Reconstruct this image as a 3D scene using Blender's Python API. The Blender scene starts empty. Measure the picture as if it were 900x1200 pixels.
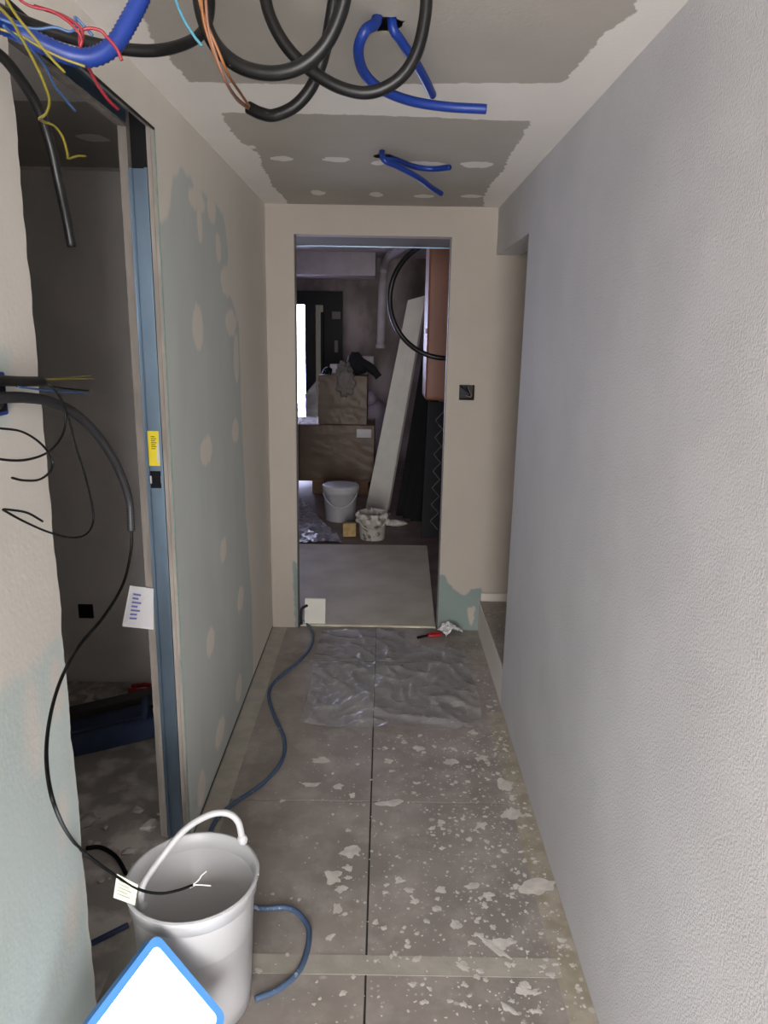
import bpy, bmesh, math, random
import numpy as np
from mathutils import Vector, Matrix, noise

# ------------------------------------------------------------------ camera, world, exposure
F_PX = 866.46; PITCH = .239; YAW = .0028; ROLL = .018; CAM_H = 1.7
sc = bpy.context.scene
col = sc.collection
fw = Vector((math.sin(YAW)*math.cos(PITCH), math.cos(YAW)*math.cos(PITCH), -math.sin(PITCH)))
rt0 = Vector((math.cos(YAW), -math.sin(YAW), 0)); up0 = rt0.cross(fw)
RT = rt0*math.cos(ROLL) + up0*math.sin(ROLL)
UP = up0*math.cos(ROLL) - rt0*math.sin(ROLL)
cam_data = bpy.data.cameras.new('camera'); cam = bpy.data.objects.new('camera', cam_data); col.objects.link(cam)
M = Matrix((RT, UP, -fw)).transposed().to_4x4(); M.translation = (0, 0, CAM_H); cam.matrix_world = M
cam_data.sensor_fit = 'VERTICAL'; cam_data.sensor_height = 24.0; cam_data.lens = F_PX/1200*24.0
cam_data.clip_start = .02
sc.camera = cam
sc.view_settings.view_transform = 'Standard'; sc.view_settings.look = 'None'
sc.view_settings.gamma = 1.0; sc.view_settings.use_curve_mapping = False
sc.view_settings.exposure = 2.58
WORLD_STRENGTH = 4.0
LAMP_STRENGTH = 2.0
world = bpy.data.worlds.new('world'); sc.world = world; world.use_nodes = True
bg = world.node_tree.nodes['Background']
bg.inputs[0].default_value = (1.0, .985, .98, 1); bg.inputs[1].default_value = WORLD_STRENGTH
def portal(loc, rot, sx, sy):
    l = bpy.data.lights.new('daylight_portal', 'AREA'); l.shape = 'RECTANGLE'; l.size = sx; l.size_y = sy
    l.cycles.is_portal = True
    o = bpy.data.objects.new('daylight_portal', l); col.objects.link(o); o.location = loc; o.rotation_euler = rot
XL, XR, YB, H = -.6312, .5742, 4.0708, 2.3312
DL, DR, DZ = -.4817, .3378, 2.185
YJ, YN, YR, ZS, ZH = 2.183, 1.371, 3.17, .1865, 2.099
YREAR = -2.6
FX0, FX1, FY0, FY1, FH = -2.3, .85, 4.17, 10.0, 2.62          # far room
portal((0, YREAR-.02, H/2), (math.radians(90), 0, 0), 1.3, 2.4)
portal((-1.5, FY1+.12, 1.1), (math.radians(-90), 0, 0), 1.0, 2.2)

# ------------------------------------------------------------------ helpers
def ray(u, v): return fw + RT*((u-450)/F_PX) - UP*((v-600)/F_PX)
def P(u, v, x=None, y=None, z=None):
    d = ray(u, v); o = Vector((0, 0, CAM_H))
    t = x/d.x if x is not None else (y/d.y if y is not None else (z-CAM_H)/d.z)
    return o + d*t
rnd = random.Random(7)
MATS = {}
def nd(nt, typ, **kw):
    n = nt.nodes.new(typ)
    for k, v in kw.items(): setattr(n, k, v)
    return n
def mat(name, c, rough=.8, metal=0., bump=0., bscale=40, var=0., vscale=8, spec=.5, emit=None, es=0, coat=0, c2=None, lo=.4, hi=.6, stretch=None):
    m = bpy.data.materials.new(name); m.use_nodes = True; nt = m.node_tree; b = nt.nodes['Principled BSDF']
    b.inputs['Base Color'].default_value = (*c, 1); b.inputs['Roughness'].default_value = rough; b.inputs['Metallic'].default_value = metal
    b.inputs['Specular IOR Level'].default_value = spec; b.inputs['Coat Weight'].default_value = coat
    tc = nd(nt, 'ShaderNodeTexCoord'); src = tc.outputs['Object']
    if stretch:
        mp = nd(nt, 'ShaderNodeMapping'); mp.inputs['Scale'].default_value = stretch; nt.links.new(src, mp.inputs[0]); src = mp.outputs[0]
    if var or c2:
        n = nd(nt, 'ShaderNodeTexNoise'); n.inputs['Scale'].default_value = vscale; n.inputs['Detail'].default_value = 6
        nt.links.new(src, n.inputs['Vector'])
        r = nd(nt, 'ShaderNodeValToRGB'); e = r.color_ramp.elements; e[0].position = lo; e[1].position = hi
        a2 = c2 if c2 else tuple(x*(1+var) for x in c); a1 = c if c2 else tuple(x*(1-var) for x in c)
        e[0].color = (*a1, 1); e[1].color = (*a2, 1)
        nt.links.new(n.outputs[0], r.inputs[0]); nt.links.new(r.outputs[0], b.inputs['Base Color'])
    if bump:
        n = nd(nt, 'ShaderNodeTexNoise'); n.inputs['Scale'].default_value = bscale; n.inputs['Detail'].default_value = 4
        nt.links.new(src, n.inputs['Vector'])
        bp = nd(nt, 'ShaderNodeBump'); bp.inputs['Strength'].default_value = bump; bp.inputs['Distance'].default_value = .004
        nt.links.new(n.outputs[0], bp.inputs['Height']); nt.links.new(bp.outputs[0], b.inputs['Normal'])
    if emit: b.inputs['Emission Color'].default_value = (*emit, 1); b.inputs['Emission Strength'].default_value = es
    MATS[name] = m; return m
def S(r, g, b):                                                    # sRGB 0-255 to linear
    f = lambda c: ((c/255+.055)/1.055)**2.4 if c/255 > .04045 else c/255/12.92
    return (f(r), f(g), f(b))
def board_mat(name, c_plaster, c_board, width=.006, amp=.02, nscale=30, stretch=(1, 1, 1), bump=.15):
    """joint compound over raw board: the attribute 'raw' holds the distance into the raw board area"""
    m = mat(name, c_plaster, rough=.85, bump=bump, bscale=90, spec=.3); nt = m.node_tree; b = nt.nodes['Principled BSDF']
    at = nd(nt, 'ShaderNodeAttribute', attribute_name='raw')
    tc = nd(nt, 'ShaderNodeTexCoord'); mp = nd(nt, 'ShaderNodeMapping'); mp.inputs['Scale'].default_value = stretch
    nt.links.new(tc.outputs['Object'], mp.inputs[0])
    n = nd(nt, 'ShaderNodeTexNoise'); n.inputs['Scale'].default_value = nscale; n.inputs['Detail'].default_value = 5
    nt.links.new(mp.outputs[0], n.inputs['Vector'])
    s = nd(nt, 'ShaderNodeMath', operation='SUBTRACT'); s.inputs[1].default_value = .5; nt.links.new(n.outputs[0], s.inputs[0])
    k = nd(nt, 'ShaderNodeMath', operation='MULTIPLY'); k.inputs[1].default_value = amp*2; nt.links.new(s.outputs[0], k.inputs[0])
    a = nd(nt, 'ShaderNodeMath', operation='ADD'); nt.links.new(k.outputs[0], a.inputs[0]); nt.links.new(at.outputs['Fac'], a.inputs[1])
    r = nd(nt, 'ShaderNodeMapRange'); r.interpolation_type = 'SMOOTHSTEP'; r.inputs['From Min'].default_value = -width; r.inputs['From Max'].default_value = width
    nt.links.new(a.outputs[0], r.inputs[0])
    n2 = nd(nt, 'ShaderNodeTexNoise'); n2.inputs['Scale'].default_value = 5; n2.inputs['Detail'].default_value = 5; nt.links.new(mp.outputs[0], n2.inputs['Vector'])
    def vary(c, v):
        q = nd(nt, 'ShaderNodeMix', data_type='RGBA'); q.inputs['A'].default_value = (*[x*(1-v) for x in c], 1); q.inputs['B'].default_value = (*[min(1, x*(1+v)) for x in c], 1)
        nt.links.new(n2.outputs[0], q.inputs['Factor']); return q.outputs['Result']
    mx = nd(nt, 'ShaderNodeMix', data_type='RGBA')
    nt.links.new(r.outputs[0], mx.inputs['Factor']); nt.links.new(vary(c_plaster, .05), mx.inputs['A']); nt.links.new(vary(c_board, .1), mx.inputs['B'])
    nt.links.new(mx.outputs['Result'], b.inputs['Base Color']); return m

def tag(o, label=None, cat=None, group=None, kind=None):
    if label: o['label'] = label
    if cat: o['category'] = cat
    if group: o['group'] = group
    if kind: o['kind'] = kind
    return o
def setparent(o, p):
    if p is not None: o.parent = p; o.matrix_parent_inverse = p.matrix_basis.inverted()
def mesh_obj(name, verts, faces, m=None, parent=None, smooth=False):
    me = bpy.data.meshes.new(name); me.from_pydata([tuple(v) for v in verts], [], faces); me.update()
    o = bpy.data.objects.new(name, me); col.objects.link(o)
    if m is not None: me.materials.append(m)
    if smooth: me.polygons.foreach_set('use_smooth', [True]*len(me.polygons))
    setparent(o, parent); return o
def bm_obj(name, bm, m=None, parent=None, smooth=False):
    me = bpy.data.meshes.new(name); bmesh.ops.recalc_face_normals(bm, faces=bm.faces); bm.to_mesh(me); bm.free()
    o = bpy.data.objects.new(name, me); col.objects.link(o)
    if m is not None: me.materials.append(m)
    if smooth: me.polygons.foreach_set('use_smooth', [True]*len(me.polygons))
    setparent(o, parent); return o
def thing(name, loc, label, cat, group=None):
    o = bpy.data.objects.new(name, None); col.objects.link(o); o.location = loc; o.empty_display_size = .05
    o.matrix_basis = Matrix.Translation(Vector(loc)); return tag(o, label, cat, group)
def add_box(bm, c, size, rot=None, bevel=0, seg=1):
    r = bmesh.ops.create_cube(bm, size=1); vs = r['verts']
    bmesh.ops.scale(bm, vec=size, verts=vs)
    if bevel:
        es = list({e for v in vs for e in v.link_edges}); rr = bmesh.ops.bevel(bm, geom=es, offset=bevel, segments=seg, affect='EDGES', profile=.6)
        vs = list({v for f in rr['faces'] for v in f.verts} | {v for v in vs if v.is_valid})
    m = Matrix.Translation(Vector(c)) @ (rot.to_4x4() if rot is not None else Matrix.Identity(4))
    bmesh.ops.transform(bm, matrix=m, verts=vs); return vs
def box(name, x0, x1, y0, y1, z0, z1, m, parent=None, bevel=0, seg=1):
    bm = bmesh.new(); add_box(bm, ((x0+x1)/2, (y0+y1)/2, (z0+z1)/2), (x1-x0, y1-y0, z1-z0), None, bevel, seg); return bm_obj(name, bm, m, parent)
def obox(name, c, size, rot, m, parent=None, bevel=0, seg=1):
    bm = bmesh.new(); add_box(bm, c, size, rot, bevel, seg); return bm_obj(name, bm, m, parent, False)
def slab(name, quad, normal, t, m, parent=None):
    """a board between four corner points, thickness t along the normal"""
    n = Vector(normal).normalized()*t; q = [Vector(p) for p in quad]; v = q+[p+n for p in q]
    return mesh_obj(name, v, [(0, 1, 2, 3), (7, 6, 5, 4), (0, 4, 5, 1), (1, 5, 6, 2), (2, 6, 7, 3), (3, 7, 4, 0)], m, parent)
def spline(pts, n=10):
    pts = [Vector(p) for p in pts]
    if len(pts) == 2: return [pts[0].lerp(pts[1], i/n) for i in range(n+1)]
    out = []; q = [pts[0]*2-pts[1]]+pts+[pts[-1]*2-pts[-2]]
    for i in range(1, len(q)-2):
        a, b, c, d = q[i-1:i+3]
        for k in range(n):
            t = k/n; out.append(.5*((2*b)+(c-a)*t+(2*a-5*b+4*c-d)*t*t+(3*b-a-3*c+d)*t**3))
    return out+[pts[-1]]
def add_tube(bm, path, r, seg=8, corr=0, taper=None):
    path = [Vector(p) for p in path]; n = len(path); rings = []
    t = (path[1]-path[0]).normalized(); a = t.orthogonal().normalized()
    for i, p in enumerate(path):
        t = (path[min(i+1, n-1)]-path[max(i-1, 0)]).normalized(); a = (a-t*a.dot(t)).normalized(); b = t.cross(a)
        rr = r*(taper(i/(n-1)) if taper else 1)*(1-corr*(i % 2))
        rings.append([bm.verts.new(p+(a*math.cos(2*math.pi*k/seg)+b*math.sin(2*math.pi*k/seg))*rr) for k in range(seg)])
    for i in range(n-1):
        for k in range(seg): bm.faces.new((rings[i][k], rings[i][(k+1) % seg], rings[i+1][(k+1) % seg], rings[i+1][k]))
    bm.faces.new(rings[0][::-1]); bm.faces.new(rings[-1])
def resample(path, step):
    out = [path[0]]; acc = 0
    for a, b in zip(path, path[1:]):
        L = (b-a).length; d = step-acc
        while d <= L: out.append(a.lerp(b, d/L)); d += step
        acc = (acc+L) % step if L else acc
    return out
def tube(name, pts, r, m, parent=None, seg=8, n=8, corr=0, step=None):
    p = spline(pts, n)
    if corr: p = resample(spline(pts, 24), step or .003)
    bm = bmesh.new(); add_tube(bm, p, r, seg, corr); return bm_obj(name, bm, m, parent, not corr or True)
def lathe(name, prof, c, m, parent=None, seg=40, smooth=True, jit=0):
    v, f = [], []
    for (r, z) in prof:
        for k in range(seg):
            a = 2*math.pi*k/seg; v.append((c[0]+r*math.cos(a), c[1]+r*math.sin(a), c[2]+z))
    for i in range(len(prof)-1):
        for k in range(seg): f.append((i*seg+k, i*seg+(k+1) % seg, (i+1)*seg+(k+1) % seg, (i+1)*seg+k))
    f.append(tuple(range(seg))[::-1]); n0 = (len(prof)-1)*seg; f.append(tuple(range(n0, n0+seg)))
    o = mesh_obj(name, v, f, m, parent, smooth)
    bm = bmesh.new(); bm.from_mesh(o.data); bmesh.ops.recalc_face_normals(bm, faces=bm.faces); bm.to_mesh(o.data); bm.free()
    return o
def lump(name, c, size, m, parent=None, amp=.25, fr=2.0, seed=0, sub=3, flat=None):
    bm = bmesh.new(); bmesh.ops.create_icosphere(bm, subdivisions=sub, radius=1)
    for v in bm.verts:
        k = 1+amp*noise.fractal(v.co*fr+Vector((seed*3.1, seed, 0)), 1, 2, 3)
        v.co = Vector((v.co.x*size[0]*k, v.co.y*size[1]*k, v.co.z*size[2]*k))+Vector(c)
        if flat is not None: v.co.z = max(v.co.z, flat)
    return bm_obj(name, bm, m, parent, True)
def sdf_poly(pts, poly):
    poly = np.array(poly, float); d = np.full(len(pts), 1e9); ins = np.zeros(len(pts), bool); n = len(poly)
    for i in range(n):
        a, b = poly[i], poly[(i+1) % n]; e = b-a; w = pts-a; t = np.clip((w@e)/max(e@e, 1e-12), 0, 1)
        d = np.minimum(d, np.linalg.norm(w-t[:, None]*e, axis=1))
        c = (a[1] > pts[:, 1]) != (b[1] > pts[:, 1])
        with np.errstate(divide='ignore', invalid='ignore'):
            ins ^= c & (pts[:, 0] < (b[0]-a[0])*(pts[:, 1]-a[1])/(b[1]-a[1])+a[0])
    return np.where(ins, d, -d)
def raw_value(pts, raws, fills):
    v = np.full(len(pts), -1.0)
    for p in raws: v = np.maximum(v, sdf_poly(pts, p))
    for p in fills: v = np.minimum(v, -sdf_poly(pts, p))
    return v
def grid_face(name, a0, a1, b0, b1, res, to3, raws, fills, m, flip, holes=(), parent=None, skip=None, edge=None, cuts=((), ())):
    na, nb = max(2, int((a1-a0)/res)+1), max(2, int((b1-b0)/res)+1)
    la, lb = np.linspace(a0, a1, na), np.linspace(b0, b1, nb)
    for l, cs in ((la, cuts[0]), (lb, cuts[1])):
        for c in cs: l[np.argmin(np.abs(l-c))] = c
    A, Bq = np.meshgrid(la, lb); pts = np.stack([A.ravel(), Bq.ravel()], 1)
    for h in holes:
        w = pts-np.array(h[:2]); dd = np.linalg.norm(w, axis=1); k = np.abs(dd-h[2]) < res*.72; pts[k] = np.array(h[:2])+w[k]/dd[k][:, None]*h[2]
    val = raw_value(pts, raws, fills)
    if edge: pts = edge(pts, a0, a1)
    v = [to3(*p) for p in pts]; f = []
    for j in range(nb-1):
        for i in range(na-1):
            k = j*na+i; c = (pts[k]+pts[k+na+1])/2
            if skip and skip(*c): continue
            if any((c[0]-h[0])**2+(c[1]-h[1])**2 < h[2]**2 for h in holes): continue
            q = (k, k+1, k+na+1, k+na); f.append(q[::-1] if flip else q)
    o = mesh_obj(name, v, f, m, parent)
    at = o.data.attributes.new('raw', 'FLOAT', 'POINT'); at.data.foreach_set('value', val.astype(np.float32)); return o
def ell(c, rx, ry, ang=0, n=14):
    out = []
    for k in range(n):
        a = 2*math.pi*k/n; p = abs(math.cos(a))**.8*math.copysign(rx, math.cos(a)), abs(math.sin(a))**1.3*math.copysign(ry, math.sin(a))
        out.append((c[0]+p[0]*math.cos(ang)-p[1]*math.sin(ang), c[1]+p[0]*math.sin(ang)+p[1]*math.cos(ang)))
    return out

# ------------------------------------------------------------------ materials
C_COMP = S(229, 223, 212); C_COMPW = S(228, 223, 217)
m_left = board_mat('left_wall_board', C_COMP, S(200, 205, 201), width=.012, amp=.02, nscale=22, stretch=(1, 1, .45))
m_near = board_mat('near_wall_board', S(202, 197, 189), S(182, 193, 190), width=.03, amp=.03, nscale=12, stretch=(1, 1, .5))
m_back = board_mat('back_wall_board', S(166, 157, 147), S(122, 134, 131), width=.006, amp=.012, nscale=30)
m_ceil = board_mat('ceiling_board', C_COMPW, S(172, 166, 157), width=.003, amp=.02, nscale=24)
m_slab = mat('concealed_slab', S(120, 115, 110), .9)
m_paperwall = mat('textured_wallpaper', S(199, 198, 199), .75, bump=.65, bscale=190, var=.03, vscale=3, spec=.35)
m_niche = mat('niche_plaster', S(195, 187, 178), .85, bump=.1)
m_step = mat('step_plaster', S(222, 217, 208), .8, bump=.3, bscale=30)
m_room = mat('room_plaster', S(206, 200, 195), .9, var=.06, vscale=3)
m_roomceil = mat('room_ceiling', S(190, 184, 178), .9, c2=S(225, 220, 215), lo=.58, hi=.62, vscale=3)
m_green = mat('green_board_edge', S(104, 124, 114), .8, var=.1, vscale=30)
m_core = mat('gypsum_core', S(140, 132, 125), .9, var=.15, vscale=25, stretch=(1, 1, .2))
m_steel = mat('galvanised_steel', S(120, 138, 155), .38, metal=.85, var=.2, vscale=4, stretch=(1, 1, .4))
m_black = mat('black_plastic', S(8, 8, 9), .5, spec=.25, var=.1)
m_blackrub = mat('black_conduit', S(15, 14, 14), .4, var=.12, vscale=30, spec=.35)
m_greycond = mat('grey_conduit', S(42, 41, 43), .5)
m_blue = mat('blue_conduit', S(16, 48, 126), .42)
m_bluecable = mat('blue_grey_cable', S(70, 92, 122), .5, c2=S(150, 160, 172), lo=.62, hi=.7, vscale=60)
m_white = mat('white_plastic', S(192, 192, 194), .38, var=.02, vscale=3)
m_bucketin = mat('bucket_inside', S(208, 202, 202), .5, var=.04, vscale=4)
m_dirty = mat('plaster_splashed_plastic', S(196, 190, 180), .7, c2=S(110, 104, 98), lo=.55, hi=.62, vscale=14)
m_red = mat('red_plastic', S(178, 36, 42), .4)
m_redw = mat('red_wire', S(132, 28, 42), .4); m_yel = mat('yellow_green_wire', S(122, 112, 34), .4); m_blw = mat('blue_wire', S(52, 84, 130), .4)
m_cyan = mat('cyan_wire', S(74, 136, 156), .4); m_org = mat('orange_wire', S(136, 86, 48), .4); m_brw = mat('brown_wire', S(130, 92, 74), .4)
m_cop = mat('copper', S(205, 150, 110), .3, metal=1); m_whw = mat('white_wire', S(230, 228, 224), .4)
m_tape = mat('masking_tape', S(170, 165, 154), .6, var=.08, vscale=14, bump=.2, bscale=60)
m_ytag = mat('yellow_sticker', S(226, 204, 30), .5); m_ink = mat('ink', S(10, 10, 14), .7, spec=.2); m_inkb = mat('blue_ink', S(96, 100, 170), .6)
m_paper = mat('paper', S(200, 198, 200), .7); m_gtag = mat('pale_green_tag', S(222, 228, 208), .6)
m_sky_frame = mat('blue_frame', S(92, 160, 235), .4)
m_lamp = mat('lamp_diffuser', (1, 1, 1), .4, emit=(.86, .93, 1.0), es=LAMP_STRENGTH)
m_splat = mat('dried_plaster', S(206, 201, 195), .9, var=.08, vscale=30)
m_groundj = mat('joint_mortar', S(70, 66, 62), .9)
m_farfloor = mat('far_floor', S(112, 96, 88), .55, var=.2, vscale=5)
m_farwall = mat('far_concrete', S(112, 103, 98), .9, c2=S(160, 150, 147), lo=.38, hi=.62, vscale=3, stretch=(1, 1, .5))
m_farceil = mat('far_ceiling', S(192, 186, 188), .9, var=.05)
m_card = mat('cardboard', S(104, 82, 62), .6, var=.12, vscale=6)
m_wood = mat('pallet_wood', S(120, 94, 70), .8, var=.2, vscale=12, stretch=(1, 6, 6))
m_dark = mat('dark_slab', S(10, 10, 9), .7, spec=.2, var=.2, vscale=5, stretch=(3, 3, .4)); m_navy = mat('navy_sheet', S(8, 10, 19), .6, spec=.25, var=.2, vscale=6)
m_orange = mat('orange_brown_enamel', S(140, 86, 60), .45, var=.05, vscale=3)
m_sponge = mat('yellow_sponge', S(184, 160, 112), .9, bump=.5, bscale=120, c2=S(168, 140, 92), vscale=30)
m_fboard = mat('floor_board', S(204, 198, 178), .7, c2=S(184, 176, 156), lo=.35, hi=.7, vscale=4)
m_plank = mat('white_plank', S(205, 202, 192), .6, var=.03)
m_frame = mat('black_door_frame', S(7, 7, 9), .5, spec=.25)
m_grey = mat('grey_cloth', S(120, 114, 108), .95, bump=.4, bscale=60); m_bcloth = mat('black_cloth', S(22, 22, 26), .9, bump=.4, bscale=60)
m_bluebag = mat('dark_blue_fabric', S(48, 62, 92), .7, bump=.3, bscale=40, var=.15)
m_gsteel = mat('dull_steel', S(80, 78, 74), .5, metal=.4)
m_roomfloor = mat('dusty_concrete', S(172, 166, 160), .9, c2=S(226, 220, 214), lo=.47, hi=.62, vscale=8, bump=.3, bscale=30)
m_rubble = mat('plaster_rubble', S(195, 188, 182), .95, var=.15, vscale=20)

# tile material: worn grey slab with dried plaster speckle
m_tile = mat('grey_floor_tile', S(146, 138, 132), .62, var=.12, vscale=4, bump=.12, bscale=40)
def speckle(m, amount=.5):
    nt = m.node_tree; b = nt.nodes['Principled BSDF']; old = b.inputs['Base Color'].links[0].from_socket
    g = nd(nt, 'ShaderNodeNewGeometry'); sx = nd(nt, 'ShaderNodeSeparateXYZ'); nt.links.new(g.outputs['Position'], sx.inputs[0])
    prev = old
    for scale, thr, rg in ((26, .17, .08), (60, .24, .06), (9, .1, .05)):
        vo = nd(nt, 'ShaderNodeTexVoronoi'); vo.inputs['Scale'].default_value = scale; nz = nd(nt, 'ShaderNodeTexNoise'); nz.inputs['Scale'].default_value = scale*1.6
        ad = nd(nt, 'ShaderNodeVectorMath', operation='MULTIPLY_ADD'); ad.inputs[1].default_value = (.5/scale,)*3
        nt.links.new(g.outputs['Position'], nz.inputs['Vector']); nt.links.new(nz.outputs['Color'], ad.inputs[0]); nt.links.new(g.outputs['Position'], ad.inputs[2]); nt.links.new(ad.outputs[0], vo.inputs['Vector'])
        # each cell has its own size, more and larger towards the wallpapered wall
        rv = nd(nt, 'ShaderNodeSeparateColor'); nt.links.new(vo.outputs['Color'], rv.inputs[0])
        mr = nd(nt, 'ShaderNodeMapRange'); mr.inputs['From Min'].default_value = -.5; mr.inputs['From Max'].default_value = .6; mr.inputs['To Min'].default_value = -.62; mr.inputs['To Max'].default_value = -.22
        nt.links.new(sx.outputs[0], mr.inputs[0])
        a = nd(nt, 'ShaderNodeMath', operation='ADD'); nt.links.new(rv.outputs[0], a.inputs[0]); nt.links.new(mr.outputs[0], a.inputs[1])
        k = nd(nt, 'ShaderNodeMath', operation='MULTIPLY'); k.inputs[1].default_value = thr*2; nt.links.new(a.outputs[0], k.inputs[0])
        s = nd(nt, 'ShaderNodeMath', operation='SUBTRACT'); nt.links.new(k.outputs[0], s.inputs[0]); nt.links.new(vo.outputs['Distance'], s.inputs[1])
        r = nd(nt, 'ShaderNodeMapRange'); r.inputs['From Min'].default_value = -.01; r.inputs['From Max'].default_value = .04; r.inputs['To Max'].default_value = .62; nt.links.new(s.outputs[0], r.inputs[0])
        mx = nd(nt, 'ShaderNodeMix', data_type='RGBA'); mx.inputs['B'].default_value = (*S(200, 195, 188), 1)
        nt.links.new(r.outputs[0], mx.inputs['Factor']); nt.links.new(prev, mx.inputs['A']); prev = mx.outputs['Result']
    # dusty smears
    n = nd(nt, 'ShaderNodeTexNoise'); n.inputs['Scale'].default_value = 7; n.inputs['Detail'].default_value = 8; n.inputs['Roughness'].default_value = .65; nt.links.new(g.outputs['Position'], n.inputs['Vector'])
    r = nd(nt, 'ShaderNodeMapRange'); r.inputs['From Min'].default_value = .47; r.inputs['From Max'].default_value = .72; r.inputs['To Max'].default_value = .6; nt.links.new(n.outputs[0], r.inputs[0])
    mx = nd(nt, 'ShaderNodeMix', data_type='RGBA'); mx.inputs['B'].default_value = (*S(185, 178, 172), 1); nt.links.new(r.outputs[0], mx.inputs['Factor']); nt.links.new(prev, mx.inputs['A'])
    nt.links.new(mx.outputs['Result'], b.inputs['Base Color'])
speckle(m_tile)
m_tapes = mat('splashed_tape', S(158, 150, 132), .7, var=.1, vscale=14); speckle(m_tapes)
def film_mat(name, tint, rough, ior=1.5, gain=1.0, milk=0., bump=.5):
    m = bpy.data.materials.new(name); m.use_nodes = True; nt = m.node_tree; nt.nodes.clear()
    out = nd(nt, 'ShaderNodeOutputMaterial'); tr = nd(nt, 'ShaderNodeBsdfTransparent'); tr.inputs[0].default_value = (*tint, 1)
    gl = nd(nt, 'ShaderNodeBsdfGlossy'); gl.inputs['Roughness'].default_value = rough
    fr = nd(nt, 'ShaderNodeFresnel'); fr.inputs[0].default_value = ior
    k = nd(nt, 'ShaderNodeMath', operation='MULTIPLY'); k.use_clamp = True; k.inputs[1].default_value = gain; nt.links.new(fr.outputs[0], k.inputs[0])
    tc = nd(nt, 'ShaderNodeTexCoord'); n = nd(nt, 'ShaderNodeTexNoise'); n.inputs['Scale'].default_value = 35; n.inputs['Detail'].default_value = 3; nt.links.new(tc.outputs['Object'], n.inputs['Vector'])
    bp = nd(nt, 'ShaderNodeBump'); bp.inputs['Strength'].default_value = bump; bp.inputs['Distance'].default_value = .006; nt.links.new(n.outputs[0], bp.inputs['Height'])
    nt.links.new(bp.outputs[0], gl.inputs['Normal']); nt.links.new(bp.outputs[0], fr.inputs['Normal'])
    mx = nd(nt, 'ShaderNodeMixShader'); nt.links.new(k.outputs[0], mx.inputs[0]); nt.links.new(tr.outputs[0], mx.inputs[1]); nt.links.new(gl.outputs[0], mx.inputs[2])
    if milk:
        df = nd(nt, 'ShaderNodeBsdfDiffuse'); df.inputs[0].default_value = (.8, .8, .82, 1); m2 = nd(nt, 'ShaderNodeMixShader'); m2.inputs[0].default_value = milk
        nt.links.new(mx.outputs[0], m2.inputs[1]); nt.links.new(df.outputs[0], m2.inputs[2]); mx = m2
    nt.links.new(mx.outputs[0], out.inputs[0]); return m
m_film = film_mat('clear_plastic_film', (1, 1, 1), .2, gain=.55, milk=.22, bump=.9)
m_filmf = film_mat('daylit_plastic_film', (.95, .95, .97), .3, gain=1.8, milk=.25, bump=.8)  # shinier, milkier copy of the clear film, daylight sheen built into it
m_wrap = film_mat('stretch_film', (.97, .97, .97), .3, gain=.28, milk=.0)
m_glass = film_mat('daylight_blue_glass', (.80, .82, 1.0), .05)  # blue tint puts the cool daylight colour into the clear pane
m_glassd = film_mat('smoked_glass', (.052, .05, .048), .1, gain=.3)

# ------------------------------------------------------------------ setting: floors
def struct(o): o['kind'] = 'structure'; return o
floor = struct(box('floor', XL-.1, XR+.1, YREAR, 4.2, -.14, -.012, m_groundj))
GX = -.0222; JG = .0026
ys = [YREAR, 1.22, 2.42, 3.62, YB+.1]
for a, b in zip(ys, ys[1:]):
    for x0, x1 in ((XL-.002, GX-JG), (GX+JG, XR+.002)):
        box('tile', x0, x1, a+JG, b-JG, -.012, 0, m_tile, floor, .0012)
lf = struct(box('floor', -2.7, XL-.004, .1, 3.45, -.14, -.001, m_roomfloor))
ff = struct(box('floor', FX0-.1, FX1+.1, YB+.105, FY1+.1, -.14, -.001, m_farfloor))

# ------------------------------------------------------------------ setting: left wall with door opening
def wl(u, v): p = P(u, v, x=XL); return (p.y, p.z)
raws = [[wl(*p) for p in [(176, 262), (196, 258), (203, 208), (212, 198), (222, 206), (228, 222), (238, 226), (250, 236), (262, 252), (268, 300), (262, 325), (272, 352), (280, 380), (283, 480), (288, 600), (295, 700), (297, 795), (236, 956), (220, 990)]]]
def fl(u, v, ru, rv):                                              # filler blotch given by its pixel half sizes
    c = wl(u, v); a = wl(u+ru, v); b = wl(u, v+rv); return ell(c, abs(a[0]-c[0]), abs(b[1]-c[1]))
fills = [fl(*p) for p in [(231, 235, 9, 14), (234, 262, 3, 24), (248, 245, 5, 16), (256, 290, 3, 18), (232, 384, 6, 27), (271, 378, 6, 16), (267, 330, 8, 18), (277, 420, 3, 30), (242, 528, 7, 17), (276, 505, 4, 14), (247, 752, 5, 17), (282, 702, 4, 14), (258, 858, 6, 15), (280, 806, 4, 15), (236, 924, 5, 20), (262, 645, 4, 14)]]
jamb_edge = lambda pts, a0, a1: pts
wall_left = struct(grid_face('wall_left', YJ, YB, .013, H, .01, lambda a, b: (XL, a, b), raws, fills, m_left, False))
# plasterboard layers and steel stud of the cut wall end
layers = [(XL-.0125, XL-.004, m_green, .000), (XL-.0265, XL-.0148, m_core, .006), (XL-.0905, XL-.0785, m_core, .002), (XL-.103, XL-.091, m_green, .005)]
for x0, x1, m_, dy in layers:
    box('plasterboard', x0, x1, YJ+dy, YB-.001, .014, H-.002, m_core, wall_left)
box('board_facing', XL-.0038, XL-.0004, YJ-.001, YJ+.02, .014, 2.226, m_green, wall_left)
box('board_facing', XL-.0785, XL-.0772, YJ-.002, YJ+.02, .004, 2.12, m_steel, wall_left)
box('corner_gap_shade', XL-.004, XL-.0003, YN+.004, YJ-.002, 2.2185, 2.2235, m_black, wall_left)  # thin black strip painted in for the shadow gap along the header edge
box('floor_gap_shade', XL-.02, XL-.0006, YJ+.02, YB-.002, .0005, .0135, m_black, wall_left)  # black strip standing in for the shade under the wall boards
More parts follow.
